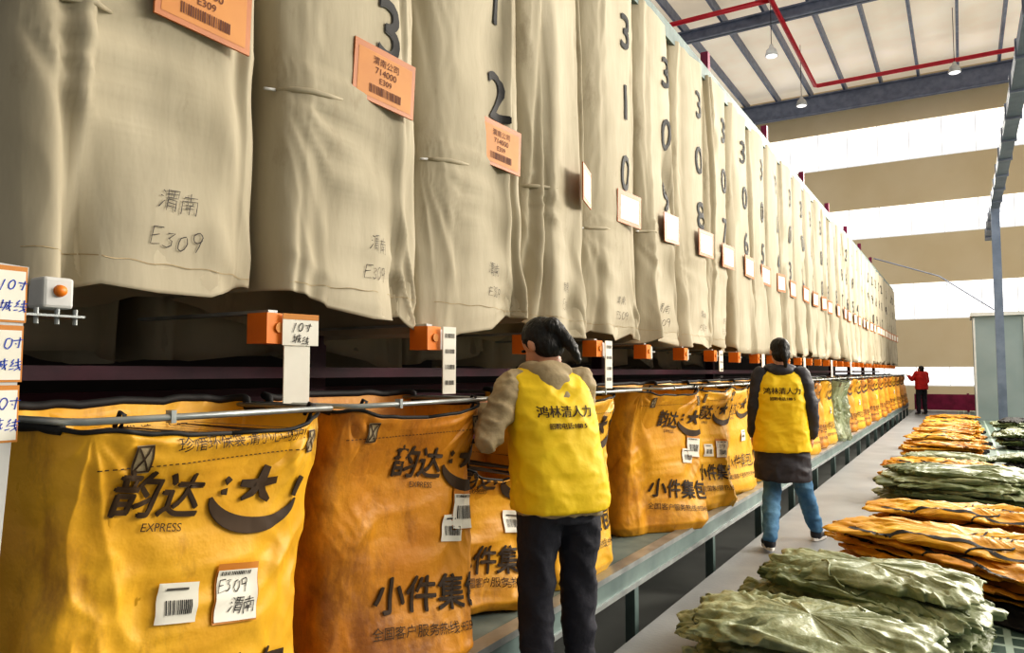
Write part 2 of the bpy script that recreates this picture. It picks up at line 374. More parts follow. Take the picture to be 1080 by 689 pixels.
# ---------------------------------------------------------------- chutes
P=0.882; Y0=0.90
def chute(i,back=False):
    sd=i*7.31+(50 if back else 0); near=i<8 and not back
    rs=random.Random(i+100*back)
    nt=280 if near else 72; nv=110 if near else 26
    mb=MB(); V=[];F=[]
    z0=1.63; H=2.72
    if back: z0=1.47; H=2.9
    tilt=rs.uniform(-0.06,0.06); kick=rs.uniform(-0.03,0.05); bw=rs.uniform(-0.03,0.09); lean=rs.uniform(-0.03,0.03)
    tie=(-0.43,2.42+0.1*math.sin(i*3)); dgl=rs.uniform(-1,1)
    drapes=[(rs.uniform(-0.36,0.36),rs.uniform(-0.12,0.12),rs.uniform(0.022,0.042),rs.uniform(0.014,0.03),rs.uniform(0,6)) for _ in range(5)]
    def pt(t,v,ins=0):
        c,s=math.cos(t),math.sin(t); e=2/(8.0 if back else 9.0)
        a=(0.27 if back else 0.33)-ins; b=0.436-ins
        x=a*sgnp(c,e); y=b*sgnp(s,e); z=z0+v*H
        yn=y/b
        y*=1-bw*(1-v)**3-(0.05*math.exp(-((z-tie[1])/0.22)**2) if yn<0 else 0)
        y+=0.028*nz(z*0.9,sd,s*0.5+3)+lean*(1-v)
        fr=max(0,c)**0.25 if c>0 else 0
        yw=y+0.05*nz(z*0.7,sd,2)
        f=0.022*rdg(yw*2.6+sd+0.10*z,z*0.12,sd)+0.016*rdg(yw*6+sd-z*0.2,z*0.16,sd+5)
        f+=0.012*nz(y*1.8+sd,z*0.5,7)
        for (q,sl,dp,wd,ph) in drapes:
            dl=yw-q-sl*(z-2.4); am=0.45+0.55*math.sin(z*1.2+ph)
            f-=dp*am*math.exp(-(dl/wd)**2); f+=dp*0.7*am*math.exp(-((dl-wd*2)/(wd*1.6))**2)
        dy=y-tie[0]; dz=tie[1]-z; r=math.hypot(dy,dz)+1e-4; th=math.atan2(dy,dz)
        if dz>-0.1: f+=0.020*rdg(th*3.0+sd,r*0.35,4.4)*min(1,r/0.3)*math.exp(-r*0.9)
        dy=y-0.45; dz=z-1.55; r2=math.hypot(dy,dz)+1e-4; th2=math.atan2(-dy,dz)
        f+=0.020*rdg(th2*3.4+sd,r2*0.3,8.4)*min(1,r2/0.3)*math.exp(-r2*0.8)
        f+=0.005*rdg(y*5+z*2.4*dgl+sd,z*2.0-y*2*dgl,9)+0.003*rdg(y*14+sd,z*5,3)
        x+=(f-0.02)*fr*1.1
        x+=kick*(1-v)**2*fr
        x-=0.06*fr*abs(yn)**5
        low=(1-v)**6
        x+=(0.04*math.sin(yn*6+sd)+0.015*math.sin(yn*14+sd*2))*low*fr
        z+=(0.09*nz(y*3.0,sd,1.0)+tilt*yn+0.035*rdg(y*5,sd,2)-0.03*(1-yn*yn))*low
        return (x,y,z)
    for j in range(nv+1):
        for k in range(nt): V.append(pt(2*math.pi*k/nt,(j/nv)**1.15))
    for j in range(nv):
        for k in range(nt): F.append((j*nt+k,j*nt+(k+1)%nt,(j+1)*nt+(k+1)%nt,(j+1)*nt+k))
    b=len(V)
    for j,(v,ins) in enumerate(((0.0,0.004),(0.08,0.012))):
        for k in range(nt): V.append(pt(2*math.pi*k/nt,v,ins))
    for k in range(nt):
        k2=(k+1)%nt
        F.append((k2,k,b+k,b+k2)); F.append((b+k2,b+k,b+nt+k,b+nt+k2))
    mb.add(V,F,'canvas')
    if back:
        top(mb.obj('fabric_chute',True,loc=(-3.22,Y0+P*(i+0.55),0)),'plain beige canvas chute hanging behind the numbered row','chute','rear canvas chutes'); return
    bv=mb.bvh()
    num=str(314-i)
    if i!=3:
        for q,ch in enumerate(num):
            z=3.90-0.53*q
            if i<10: bold(mb,text(ch,0.37),0.005,'ink',bv,(0,0.14,z),0.025 if near else 0.05,0.006)
            else: decal(mb,text(ch,0.36,0.006),'ink',bv,(0,0.14,z),Rr,Uu,Nn,cut=0.08,off=0.010)
    if i<8:
        decal(mb,pen('渭南',0.062,i,0.055),'pen',bv,(0,0.04,1.915),Rr,Uu,Nn,off=0.005,cut=0.02)
        decal(mb,pen('E309',0.058,i+20,0.055),'pen',bv,(0,0.03,1.80),Rr,Uu,Nn,off=0.005,cut=0.02)
    if near:
        decal(mb,stroke([(-0.39+0.02*k,0.003*math.sin(k)) for k in range(40)],0.003),'khaki',bv,(0,0,z0+0.09),Rr,Uu,Nn,off=0.002)
    o=mb.obj('fabric_chute',True,loc=(-2.41,Y0+P*(i+0.5),0))
    top(o,('tall beige canvas chute numbered %s above the sacks'%num) if i!=3 else 'tall beige canvas chute with its number turned away','chute','numbered canvas chutes')
    if i<6:
        m2=MB(); z=tie[1]
        pts=[]
        for yy in (-0.40,-0.36,-0.3,-0.22,-0.15):
            h=bv.ray_cast(Vector((1,yy,z)),Vector((-1,0,0))); xx=h[0].x if h[0] else 0.3
            pts.append((xx+0.002,yy,z+0.02*(yy+.41)/.2))
        m2.tube(pts,[0.006,0.011,0.012,0.010,0.004],'canvas',8); m2.tube([pts[0],(pts[0][0],-0.45,z-0.01)],0.006,'white',8)
        m2.obj('tie_strap',True,parent=o)
    m2=MB(); W,Hh=(0.34,0.24)
    if i==3: W=0.30
    m2.box((-0.004,-W/2,-Hh/2),(0.004,W/2,Hh/2),'cardedge')
    inner='kraft' if i in(0,1,2) else 'paper'
    decal(m2,rect(W-(0.04 if i<3 else 0.075),Hh-(0.045 if i<3 else 0.065)),inner,None,(0.004,0,-0.004),Rr,Uu,Nn,off=0.001,cut=0)
    if i<3:
        tcol='redink'
        decal(m2,text('渭南公司',0.037),tcol,None,(0.006,0,0.058),Rr,Uu,Nn,off=0.001,cut=0)
        decal(m2,text('714000',0.040),tcol,None,(0.006,0,0.018),Rr,Uu,Nn,off=0.001,cut=0)
        decal(m2,text('E309',0.035),tcol,None,(0.006,0,-0.021),Rr,Uu,Nn,off=0.001,cut=0)
        decal(m2,barcode(0.18,0.036,22,i),tcol,None,(0.006,0,-0.064),Rr,Uu,Nn,off=0.001,cut=0)
    yy={0:0.11,1:0.09,2:0.14,3:0.26}.get(i,0.15); cz={1:2.62}.get(i,2.585)
    h=bv.ray_cast(Vector((1,yy,2.62)),Vector((-1,0,0)))
    xx=h[0].x if h[0] else 0.33
    c=m2.obj('label_card',False,parent=o,loc=(xx+0.03+(0.05 if i==3 else 0),yy,cz),rot=(math.radians(rs.uniform(-5,2)),0,math.radians(rs.uniform(-8,0) if i!=3 else 16)))
    c['label']='amber plastic card sleeve with brown paper label' if i<3 else 'amber card sleeve with white paper'
for i in range(34): chute(i)
for i in range(10): chute(i,True)

# ---------------------------------------------------------------- sensors under chutes
def sensor_parts():
    out=[]
    mb=MB(); mb.box((-0.05,-0.05,-0.055),(0.05,0.045,0.05),'orange'); out.append(('housing',mb.mesh('housing')))
    mb=MB(); mb.box((-0.04,0.045,-0.005),(0.03,0.19,0.006),'steel'); mb.box((0.03,0.045,-0.05),(0.036,0.11,0.04),'white')
    mb.tube([(0.0,0.17,-0.06),(0.0,0.17,0.04)],0.007,'steel',8); mb.tube([(0.0,0.13,-0.05),(0.0,0.13,0.03)],0.007,'steel',8); mb.box((-0.74,-0.02,0.05),(0.02,0.02,0.062),'steel')
    out.append(('bracket',mb.mesh('bracket')))
    mb=MB(); mb.tube([(0.05,0.0,0.0),(0.058,0.0,0.0)],0.018,'kraft',12); out.append(('lens',mb.mesh('lens')))
    return out
SP=sensor_parts()
for i in range(1,33):
    y=0.87+0.878*i
    e=empty('photo_sensor',(-2.05,y+0.0,1.55)); top(e,'orange sensor box on a steel bracket under the chutes','sensor','orange chute sensors')
    for n,me in SP:
        o=bpy.data.objects.new(n,me); COL.objects.link(o); o.parent=e
def tag(y,w,z0,z1):
    mb=MB(); mb.box((-0.003,-w/2,z0),(0.003,w/2,z1),'paper')
    mb.box((0.004,-w/2-0.01,z1-0.03),(0.008,w/2+0.03,z1+0.08),'paper'); mb.box((0.0085,-w/2-0.01,z1+0.06),(0.009,w/2+0.03,z1+0.08),'kraft')
    decal(mb,pen('10寸',0.034,3),'ink',None,(0.010,0.01,z1+0.035),Rr,Uu,Nn,off=0.001,cut=0)
    decal(mb,pen('城线',0.032,5),'ink',None,(0.010,0.01,z1-0.008),Rr,Uu,Nn,off=0.001,cut=0)
    o=mb.obj('hanging_tag',loc=(-1.98,y,0),rot=(0,0,math.radians(-12))); top(o,'narrow white paper tag hanging beside a sensor','tag','hanging paper tags')
tag(0.87+0.878+0.065,0.10,1.22,1.52)
for i,(dz) in ((2,1.30),(4,1.28),(7,1.4),(9,1.35),(12,1.35),(15,1.3),(18,1.35)):
    mb=MB(); mb.box((-0.003,-0.04,dz),(0.003,0.04,1.60),'paper')
    for k in range(4 if i<8 else 0):
        decal(mb,barcode(0.06,0.02,10,k),'pen',None,(0.004,0,1.56-0.07*k),Rr,Uu,Nn,off=0.001,cut=0)
    top(mb.obj('hanging_tag',loc=(-1.97,0.94+0.878*i,0),rot=(0,0,math.radians(-10))),'white strip of barcode labels hanging beside a sensor','tag','hanging paper tags')

mb=MB(); mb.add([(-0.006,-0.2,0.30),(-0.006,0.10,0.30),(-0.006,0.175,1.64),(-0.006,-0.2,1.66),(0.006,-0.2,0.30),(0.006,0.10,0.30),(0.006,0.175,1.64),(0.006,-0.2,1.66)],[(3,2,1,0),(4,5,6,7),(0,1,5,4),(1,2,6,5),(2,3,7,6),(3,0,4,7)],'white')
for k in range(3):
    z=1.575-0.135*k; cy=0.122-0.004*k
    decal(mb,rect(0.10,0.128),'kraft',None,(0.007,cy,z),Rr,Uu,Nn,off=0.001,cut=0)
    decal(mb,rect(0.092,0.112,0,-0.003),'paper',None,(0.008,cy,z),Rr,Uu,Nn,off=0.001,cut=0)
    decal(mb,pen('10寸',0.026,k+3),'bluepen',None,(0.009,cy+0.018,z+0.022),Rr,Uu,Nn,off=0.001,cut=0)
    decal(mb,pen('城线',0.028,k+9),'bluepen',None,(0.009,cy+0.020,z-0.024),Rr,Uu,Nn,off=0.001,cut=0)
top(mb.obj('label_board',loc=(-1.84,0.695,0)),'white post board with handwritten yellow-edged notes','board')
e=empty('control_box',(-2.0,1.005,1.60)); top(e,'grey control box with an orange button','control box')
mb=MB(); mb.box((-0.04,-0.04,-0.040),(0.04,0.036,0.04),'white'); bevel(mb.obj('housing',parent=e),0.008)
mb=MB(); mb.tube([(0.04,-0.0,0.005),(0.052,-0.0,0.005)],[0.016,0.013],'orange',16); mb.obj('button',True,parent=e)
mb=MB(); mb.box((-0.05,-0.1,-0.062),(0.05,0.06,-0.056),'steel')
for yy in (-0.05,0.0,0.045): mb.tube([(0.03,yy,-0.08),(0.03,yy,-0.04)],0.006,'steel',8)
mb.obj('bracket',parent=e)

# ---------------------------------------------------------------- hanging rails
mb=MB(); mb.tube([(-1.1,-0.4,0.0),(-0.05,-0.4,0.0),(0,-0.38,0.0),(0,0.38,0.0),(-0.05,0.4,0.0),(-1.1,0.4,0.0)],0.009,'steel',10); RM=mb.mesh('rail',True)
mbk=MB(); mbk.box((-0.012,-0.007,-0.014),(0.012,0.007,0.018),'steel'); BKM=mbk.mesh('clamp')
railY=[1.32,2.2,3.05,3.95,5.1]+[6.1+0.87*k for k in range(27)]
for y in railY:
    e=empty('bag_rail',(-1.70,y,1.285)); top(e,'U-shaped stainless steel rod holding a yellow sack open','rail','sack hanging rods')
    o=bpy.data.objects.new('rod',RM); COL.objects.link(o); o.parent=e
    o=bpy.data.objects.new('clamp',BKM); COL.objects.link(o); o.parent=e; o.location=(0,-0.17,0)

# ---------------------------------------------------------------- yellow bags
def bag_mesh(seed,mn,H=0.98,b=0.385,a=0.25,slump=0.0,hi=True,stickers=1,lx=0.0,sag=0.04,w=1.0,tw=0.0,rot=0.0,prints=True,nar=0.06,swing=0.0,crk=1.0,sx=0.0,szz=0.0,head=True,pz=0.0,fl=0.6):
    mb=MB(); V=[];F=[]; nt=280 if hi else 60; nv=110 if hi else 18
    e=2/7.0
    tie=[(-0.36,H),(0.36,H)]
    def pt(t,v,ins=0):
        c,s=math.cos(t),math.sin(t)
        x=(a-ins)*sgnp(c,e); y=(b-ins)*sgnp(s,e); z=v*H
        yn=y/b
        fr=max(0,c)**0.3 if c>0 else 0
        mid=math.sin(math.pi*min(1,v))
        x+=fr*(0.01*(1-v)**1.2-0.055*mid)
        band=math.exp(-((z-0.76*H)/0.12)**2); band2=math.exp(-((z-0.27*H)/0.10)**2)
        calm=1-0.8*band-0.55*band2
        f=0.020*nz(y*2.6+seed,z*1.8,seed)+calm*0.013*rdg(y*4+seed+z*1.2,z*0.9-y,seed+4)+crk*calm*(0.013*rdg(y*6-z*5,z*4+seed,2)+0.007*rdg(y*13+z*10,z*8-y*7,seed))
        for (ty,tz) in tie:
            dy=y-ty; dz=tz-z; r=math.hypot(dy,dz)+1e-4; th=math.atan2(dy,dz)
            f+=(1-fl*band)*0.028*(rdg(th*2.6+seed,r*0.4,ty)-.3)*min(1,r/0.2)*math.exp(-r*1.3)
        f+=0.030*(rdg(y*3.2+seed*2,z*0.5,3)-.3)*(1-v)*(1-fl*band)
        x+=f*(fr+(0.6 if c<0 else 0))*w
        y+=(0.030*nz(z*3,seed,x*3)+0.024*rdg(z*5,seed+2,x*5)-0.02)*abs(s)*mid*w
        y*=1-nar*(1-v)**0.8
        rb=min(1,v/0.06); x*=0.84+0.16*rb; y*=0.90+0.10*rb
        if c<-0.2: z+=0.035*v**8
        else: z-=sag*(1-abs(yn)**2)*v**6
        z-=slump*v*0.25*(0.5+0.5*nz(y*2+seed,x*3,1))
        z+=0.016*nz(y*9,x*9,seed)*v**8
        an=-math.radians(tw)*(1-v)**0.7
        x,y=x*math.cos(an)-y*math.sin(an),x*math.sin(an)+y*math.cos(an)
        y+=swing*(1-v)
        return (x,y,max(z,0.0))
    for j in range(nv+1):
        for k in range(nt): V.append(pt(2*math.pi*k/nt,j/nv))
    for j in range(nv):
        for k in range(nt): F.append((j*nt+k,j*nt+(k+1)%nt,(j+1)*nt+(k+1)%nt,(j+1)*nt+k))
    F.append(tuple(range(nt-1,-1,-1)))
    bI=len(V)
    for v,ins in ((0.995,0.006),(0.7,0.015),(0.45,0.02)):
        for k in range(nt): V.append(pt(2*math.pi*k/nt,v,ins))
    tp=nv*nt
    for k in range(nt):
        k2=(k+1)%nt
        F.append((tp+k,tp+k2,bI+k2,bI+k)); F.append((bI+k,bI+k2,bI+nt+k2,bI+nt+k)); F.append((bI+nt+k,bI+nt+k2,bI+2*nt+k2,bI+2*nt+k))
    F.append(tuple(bI+2*nt+k for k in range(nt)))
    mb.add(V,F,mn); bv=mb.bvh()
    s=H/0.98
    cu=0.014 if hi else 0.08
    ro=math.radians(rot)
    def D(p,z,y,m,off=0.006,ro=ro):
        decal(mb,shift(p,y*math.cos(ro),y*math.sin(ro),ro),m,bv,(0,0,z*s),Rr,Uu,Nn,off=off,cut=cu)
    def DB(p,z,y,bw):
        p=shift(p,y*math.cos(ro),y*math.sin(ro),ro)
        if hi: bold(mb,p,bw,'print',bv,(0,0,z*s),cu,0.007)
        else: decal(mb,p,'print',bv,(0,0,z*s),Rr,Uu,Nn,off=0.010,cut=cu)
    if prints:
        DB(text('韵达',0.122),0.765,-0.15+lx,0.003)
        D(text('EXPRESS',0.030,0.0),0.690,-0.13+lx,'print')
        L_=logo(1.0); sh_=0.125+lx*0.9
        keep=[f for f in L_[1] if all(L_[0][q][0]+sh_<b-0.03 for q in f)]
        DB((L_[0],keep),0.745,sh_,0.001)
        DB(text('小件集包',0.135),0.285+pz,0.0+lx*0.5,0.003)
        D(text('全国客户服务热线:95546',0.046,0.0),0.165+pz,0.03,'print')
    if hi:
        if prints and head: decal(mb,text('珍惜环保袋,请小心呵护!',0.042,0.0),'print',bv,(0,0.05,0.925*s),Rr,Uu,Nn,off=0.006,cut=cu)
        dash=merge2([rect(0.009,0.003,-0.34+0.016*k,0) for k in range(43)])
        decal(mb,dash,'print',bv,(0,0,0.880*s),Rr,Uu,Nn,off=0.005,cut=cu)
    for yy in (-0.25,0.31):
        for p_,m_,of in ((rect(0.042,0.07),'khaki',0.005),(merge2([stroke([(-0.015,-0.03),(0.015,0.03)],0.004),stroke([(0.015,-0.03),(-0.015,0.03)],0.004),rect(0.04,0.004,0,0.031),rect(0.04,0.004,0,-0.031),rect(0.004,0.06,0.019,0),rect(0.004,0.06,-0.019,0)]),'print',0.007)):
            decal(mb,p_,m_,bv,(0,yy,0.90*s),Rr,Uu,Nn,off=of,cut=cu)
    if stickers:
        y1,y2,z1,z2={1:(-0.10,0.07,0.47,0.485),2:(0.17,0.25,0.53,0.60),3:(0.1,0.9,0.52,0)}[stickers]
        y1+=sx;y2+=sx;z1+=szz;z2+=szz
        D(rect(0.105,0.10),z1,y1,'paper',0.008); D(barcode(0.07,0.035,14,seed),z1-0.01,y1,'ink',0.011); D(rect(0.06,0.006),z1+0.035,y1,'pen',0.011)
        if y2<0.5:
            D(rect(0.14,0.155),z2,y2,'kraft',0.008); D(rect(0.132,0.132,0,-0.006),z2,y2,'paper',0.011)
            if stickers==1:
                D(pen('E309',0.034,1,.085),z2+0.02,y2-0.015,'ink',0.014); D(pen('渭南',0.040,2,.085),z2-0.035,y2+0.01,'ink',0.014)
            else:
                D(barcode(0.1,0.05,16,seed),z2-0.01,y2,'ink',0.014)
            D(barcode(0.1,0.010,18,seed),z2+0.052,y2,'ink',0.014)
    rim=[Vector(pt(2*math.pi*k/nt,1.0)) for k in range(nt)]+[Vector(pt(0,1.0))]
    rb=MB()
    pp=[p+Vector((0,0,0.004)) for p in rim]
    rb.tube(pp,[0.014 if q.x<a*0.75 else 0.006 for q in pp],'black',8)
    for yy in (-0.30,0.30):
        rb.tube([(a-0.005,yy,H-0.035),(a+0.014,yy,H+0.0),(a+0.028,yy,H+0.03),(a+0.01,yy,H+0.036),(a-0.012,yy,H+0.0)],0.006,'black',6)
    return mb,rb
def bag(loc,rot,meshes,label,rx=0.0):
    me,rb=meshes
    o=bpy.data.objects.new('yellow_sack' if 'green' not in label else 'green_sack',me); COL.objects.link(o); o.location=loc; o.rotation_euler=(rx,0,rot)
    top(o,label,'sack','woven sacks hanging along the shelf')
    r=bpy.data.objects.new('rim_band',rb); COL.objects.link(r); r.parent=o; r['label']='black woven band along the mouth'
    return o
def mk(**k):
    a,b=bag_mesh(**k); return a.mesh('sack',True),b.mesh('rim',True)
A=mk(seed=1.3,mn='bagA',b=0.40,stickers=1,lx=-0.035,rot=-9,tw=4,nar=0.10,swing=-0.05,sx=-0.02,szz=0.03,w=1.15,pz=-0.01,fl=0.5)
B=mk(seed=4.1,mn='bagB',stickers=2,b=0.385,lx=0.15,w=1.1,tw=16,rot=-8,nar=0.12,crk=0.6,head=False,fl=0.9)
C=mk(seed=8.7,mn='bagC',H=0.76,b=0.33,slump=0.45,stickers=3,sag=0.10,w=1.6,tw=12,rot=-5,head=False)
D_=mk(seed=11.2,mn='bagA',stickers=3,b=0.37,head=False)
E=mk(seed=14.9,mn='bagC',stickers=2,b=0.41,lx=0.12,w=1.1,tw=20,rot=-7,nar=0.0,crk=0.6,head=False)
G=mk(seed=17.9,mn='bagA',stickers=1,b=0.38,w=1.3,tw=16,rot=-4,nar=0.1,head=False)
G2=mk(seed=21.9,mn='bagB',stickers=0,hi=False,tw=18,nar=0.14,w=1.5); G3=mk(seed=27.9,mn='bagA',stickers=3,hi=False,tw=14,nar=0.05,w=1.5)
GR=mk(seed=33.0,mn='green',stickers=0,prints=False,w=2.0,tw=15,nar=0.3,b=0.4)
bag((-1.98,1.33,0.287),0,A,'yellow woven sack with a handwritten white label, on the rod')
bag((-1.99,2.22,0.287),math.radians(-4),B,'dirty orange woven sack with barcode stickers, on the rod')
bag((-2.12,2.98,0.30),math.radians(-12),C,'shorter slumped yellow sack the worker reaches into',math.radians(-3))
bag((-1.99,3.68,0.287),0,D_,'yellow woven sack hanging behind the worker')
bag((-2.0,5.12,0.287),math.radians(-12),E,'yellow woven sack turned outward on its rod')
bag((-1.99,6.1,0.287),math.radians(-5),G,'yellow woven sack with printed black logo on the shelf')
for k in range(1,27):
    if k==8: bag((-1.92,6.1+0.87*k,0.287),math.radians(-8),GR,'limp green woven sack hanging from its rod among yellow ones'); continue
    bag((-2.0+random.uniform(-.05,.05),6.1+0.87*k+random.uniform(-.03,.03),0.287),math.radians(random.uniform(-10,3)),[G2,G3,G,E][k%4] if k<6 else [G2,G3][k%2],'yellow woven sack hanging open on its rod over the shelf')

# ---------------------------------------------------------------- sack piles
def sack_mesh(seed,L,W,H,mn,straps=False):
    nt=280; nv=46; V=[];F=[]
    rough=1.3 if not straps else 0.9
    for j in range(nv+1):
        ph=-math.pi/2+math.pi*j/nv
        for k in range(nt):
            th=2*math.pi*k/nt
            cp=sgnp(math.cos(ph),0.3); sp=sgnp(math.sin(ph),0.8)
            x=L/2*cp*sgnp(math.cos(th),0.45); y=W/2*cp*sgnp(math.sin(th),0.5)
            cx,cy=math.cos(th),math.sin(th)
            e=1+0.17*nz(cx*2.2+seed,cy*2.2,seed)+0.08*rdg(cx*5,cy*5,seed)*cp+0.03*nz(cx*15,cy*15,seed)
            x*=e; y*=e
            z=H/2+H/2*sp
            r=math.hypot(x/(L/2),y/(W/2))
            if ph>-0.3:
                wx=x+0.13*nz(x*2,y*3,seed); wy=y+0.11*nz(x*2.2,y*2,seed+9)
                z+=0.028*nz(wx*1.8+seed,wy*4,seed)+0.026*rdg(wx*1.4+seed,wy*7+wx*1.4,seed)*min(1,r+.4)+0.014*rdg(wx*3,wy*15+seed,seed+1)+rough*(0.012*rdg(wx*7,wy*13,seed+2)+0.008*rdg(wx*16,wy*16,seed+4))
                z-=0.025*r*r
            y+=0.025*nz(x*4,seed,z*25)+0.012*rdg(x*11,seed,z*40)
            x+=0.03*nz(y*8,seed,z*25)
            V.append((x,y,max(z,0.0)))
    for j in range(nv):
        for k in range(nt): F.append((j*nt+k,j*nt+(k+1)%nt,(j+1)*nt+(k+1)%nt,(j+1)*nt+k))
    mb=MB(); mb.add(V,F,mn)
    bv=mb.bvh()
    if straps:
        decal(mb,stroke([(-L*0.43+L*0.86*t/30,-W*0.40+0.02*math.sin(t*0.7+seed)) for t in range(31)],0.026),'black',bv,(0,0,0),(1,0,0),(0,1,0),(0,0,1),off=0.004,cut=0.03,reach=1)
        decal(mb,text('小件集包',0.12),'print',bv,(L*0.2,0.02,0),(1,0,0),(0,1,0),(0,0,1),off=0.005,cut=0.015,reach=1)
    if mn!='black':
        sg=1 if int(seed)%2 else -1
        pts=[]
        for t in range(9):
            u=t/8; px=-L*0.2*sg+L*0.15*u*sg; py=-W*0.25-W*0.28*u
            h=bv.ray_cast(Vector((px,py,1)),Vector((0,0,-1)))
            pts.append((px+0.02*math.sin(t),py,(h[0].z if h[0] else 0.01)+0.006))
        mb.tube(pts,0.006,'black' if straps else mn,6)
    return mb.mesh('sack',True)
def put(me,x,y,z,rz,lab,sc=1.0,rx=0,name='folded_sack',zs=1.0):
    o=bpy.data.objects.new(name,me); COL.objects.link(o); o.location=(x,y,z); o.rotation_euler=(rx,0,math.radians(rz)); o.scale=(sc,sc,zs); top(o,lab,'sack','folded sacks on the floor')
LG='crumpled folded green woven sack lying in a pile'
LO='flattened folded golden yellow woven sack lying in a pile'
gs=[sack_mesh(31+q*3.3,1.05,0.62,0.05,['green','green2','green','green2'][q]) for q in range(4)]
os_=[sack_mesh(51+q*3.7,1.22,0.50,0.045,['osack','osack2','osack','osack2'][q],True) for q in range(4)]
bl=sack_mesh(77,1.15,0.42,0.05,'black')
piles=[(-0.62,3.66,'g',5,-12,1.0),(-0.50,4.58,'g',6,-16,1.0),(-0.02,5.52,'o',7,-32,1.24),(0.0,7.0,'o',6,-12,1.05),(-0.12,9.1,'g',7,-4,1.22),(-0.3,10.9,'o',5,-10,.95),(-0.3,12.4,'g',4,4,.9),(-0.3,13.8,'o',5,-6,.9),(-0.3,15.4,'o',5,-3,.85),(-0.25,17.0,'o',5,5,.9),(-0.25,18.6,'o',5,-5,.85),(-0.25,20.1,'o',5,3,.85),(-0.3,21.8,'g',3,0,.85),(-0.3,23.4,'o',4,0,.85),(0.85,16.5,'d',6,80,.9),(0.9,19.2,'d',7,80,.9),(0.75,13.4,'d',3,60,.8)]
for (x,y,t,n,rz,sc) in piles:
    for q in range(n):
        me=(os_ if t=='o' else gs)[(q+int(y*3))%4]
        if (t=='o' and q==0) : put(bl,x+0.14,y-0.20,0,rz-6,'crumpled black bundle under the yellow sacks',sc); continue  # black bundle laid slightly offset beneath each yellow pile
        if t=='d':
            put(bl if q%3==0 else gs[1],x+random.uniform(-.08,.08),y+random.uniform(-.08,.08),0.052*q,rz+random.uniform(-14,14),'dark folded sack in a bundle on the grating',sc); continue
        put(me,x+random.uniform(-.1,.1),y+random.uniform(-.1,.1),0.0+0.052*q,rz+random.uniform(-14,14)+(random.choice((0,180)) if t=='g' else 0),LG if t=='g' else LO,sc)

# ---------------------------------------------------------------- people
def cone(bm,p0,r0,p1,r1,seg=18):
    p0=Vector(p0);p1=Vector(p1); d=p1-p0; L=d.length
    if L>1e-5:
        q=Vector((0,0,1)).rotation_difference(d.normalized()).to_matrix().to_4x4()
        bmesh.ops.create_cone(bm,cap_ends=True,segments=seg,radius1=r0,radius2=r1,depth=L,matrix=Matrix.Translation((p0+p1)/2)@q)
    for p,r in ((p0,r0),(p1,r1)): bmesh.ops.create_icosphere(bm,subdivisions=2,radius=r,matrix=Matrix.Translation(p))
def ell(bm,c,r,R=None):
    m=Matrix.Translation(Vector(c))@((R.to_4x4()) if R else Matrix())@Matrix.Diagonal((r[0],r[1],r[2],1))
    bmesh.ops.create_icosphere(bm,subdivisions=3,radius=1,matrix=m)
def loft(bm,rings,seg=32,n=2.5):
    vs=[]
    for (cx,cy,cz,a,b) in rings:
        vs.append([bm.verts.new((cx+a*sgnp(math.cos(2*math.pi*k/seg),2/n),cy+b*sgnp(math.sin(2*math.pi*k/seg),2/n),cz)) for k in range(seg)])
    for i in range(len(vs)-1):
        for k in range(seg): bm.faces.new((vs[i][k],vs[i][(k+1)%seg],vs[i+1][(k+1)%seg],vs[i+1][k]))
    bm.faces.new(vs[0][::-1]); bm.faces.new(vs[-1])
def rem(bm,vox,sm=4,amp=0,freq=6,seed=0,zcut=None):
    me=bpy.data.meshes.new('t'); bm.to_mesh(me); bm.free()
    o=bpy.data.objects.new('t',me); COL.objects.link(o)
    r=o.modifiers.new('r','REMESH'); r.mode='VOXEL'; r.voxel_size=vox
    if sm:
        s=o.modifiers.new('s','SMOOTH'); s.iterations=sm; s.factor=0.5
    dg=bpy.context.evaluated_depsgraph_get(); dg.update()
    m2=bpy.data.meshes.new_from_object(o.evaluated_get(dg))
    V=[]
    for v in m2.vertices:
        p=v.co.copy()
        if amp:
            q=p*freq
            p+=v.normal*amp*(0.7*nz(q.x+seed,q.y,q.z*0.8)+0.8*rdg(q.x*1.2+q.z*.6,q.y*1.2+seed,q.z*1.3)+0.35*rdg(q.x*2.2-q.z,q.y*2.2,q.z*3+seed)-0.5)
        if zcut is not None and p.z<zcut: p.z=zcut
        V.append(p)
    F=[tuple(p.vertices) for p in m2.polygons]
    bpy.data.objects.remove(o); bpy.data.meshes.remove(me); bpy.data.meshes.remove(m2)
    return V,F
def hand(bm,w,d,n,side,curl=25):
    d=Vector(d).normalized(); n=Vector(n); n=(n-d*n.dot(d)).normalized(); s=d.cross(n).normalized()*side
    w=Vector(w); R=Matrix((s,d,n)).transposed()
    ell(bm,w+d*0.045,(0.040,0.052,0.016),R); cone(bm,w-d*0.02,0.024,w+d*0.02,0.024)
    for q,(o,l) in enumerate(((-0.030,0.062),(-0.010,0.075),(0.010,0.070),(0.029,0.055))):
        p=w+d*(0.082-abs(o+0.005)*0.25)+s*o; a=math.radians(curl*0.5); cur=p
        for k,fr in enumerate((0.45,0.32,0.23)):
            a+=math.radians(curl)*(0.6 if k==0 else 1)
            nx=cur+(d*math.cos(a)+n*math.sin(a))*l*fr
            cone(bm,cur,0.009-0.001*k,nx,0.0085-0.001*k,10); cur=nx
    p=w+d*0.02-s*0.032; p2=p+(d*0.6-s*0.7+n*0.3).normalized()*0.035; p3=p2+(d*0.9-s*0.1+n*0.4).normalized()*0.028
    cone(bm,w+d*0.015-s*0.015,0.014,p,0.013,10); cone(bm,p,0.012,p2,0.011,10); cone(bm,p2,0.0105,p3,0.0085,10)

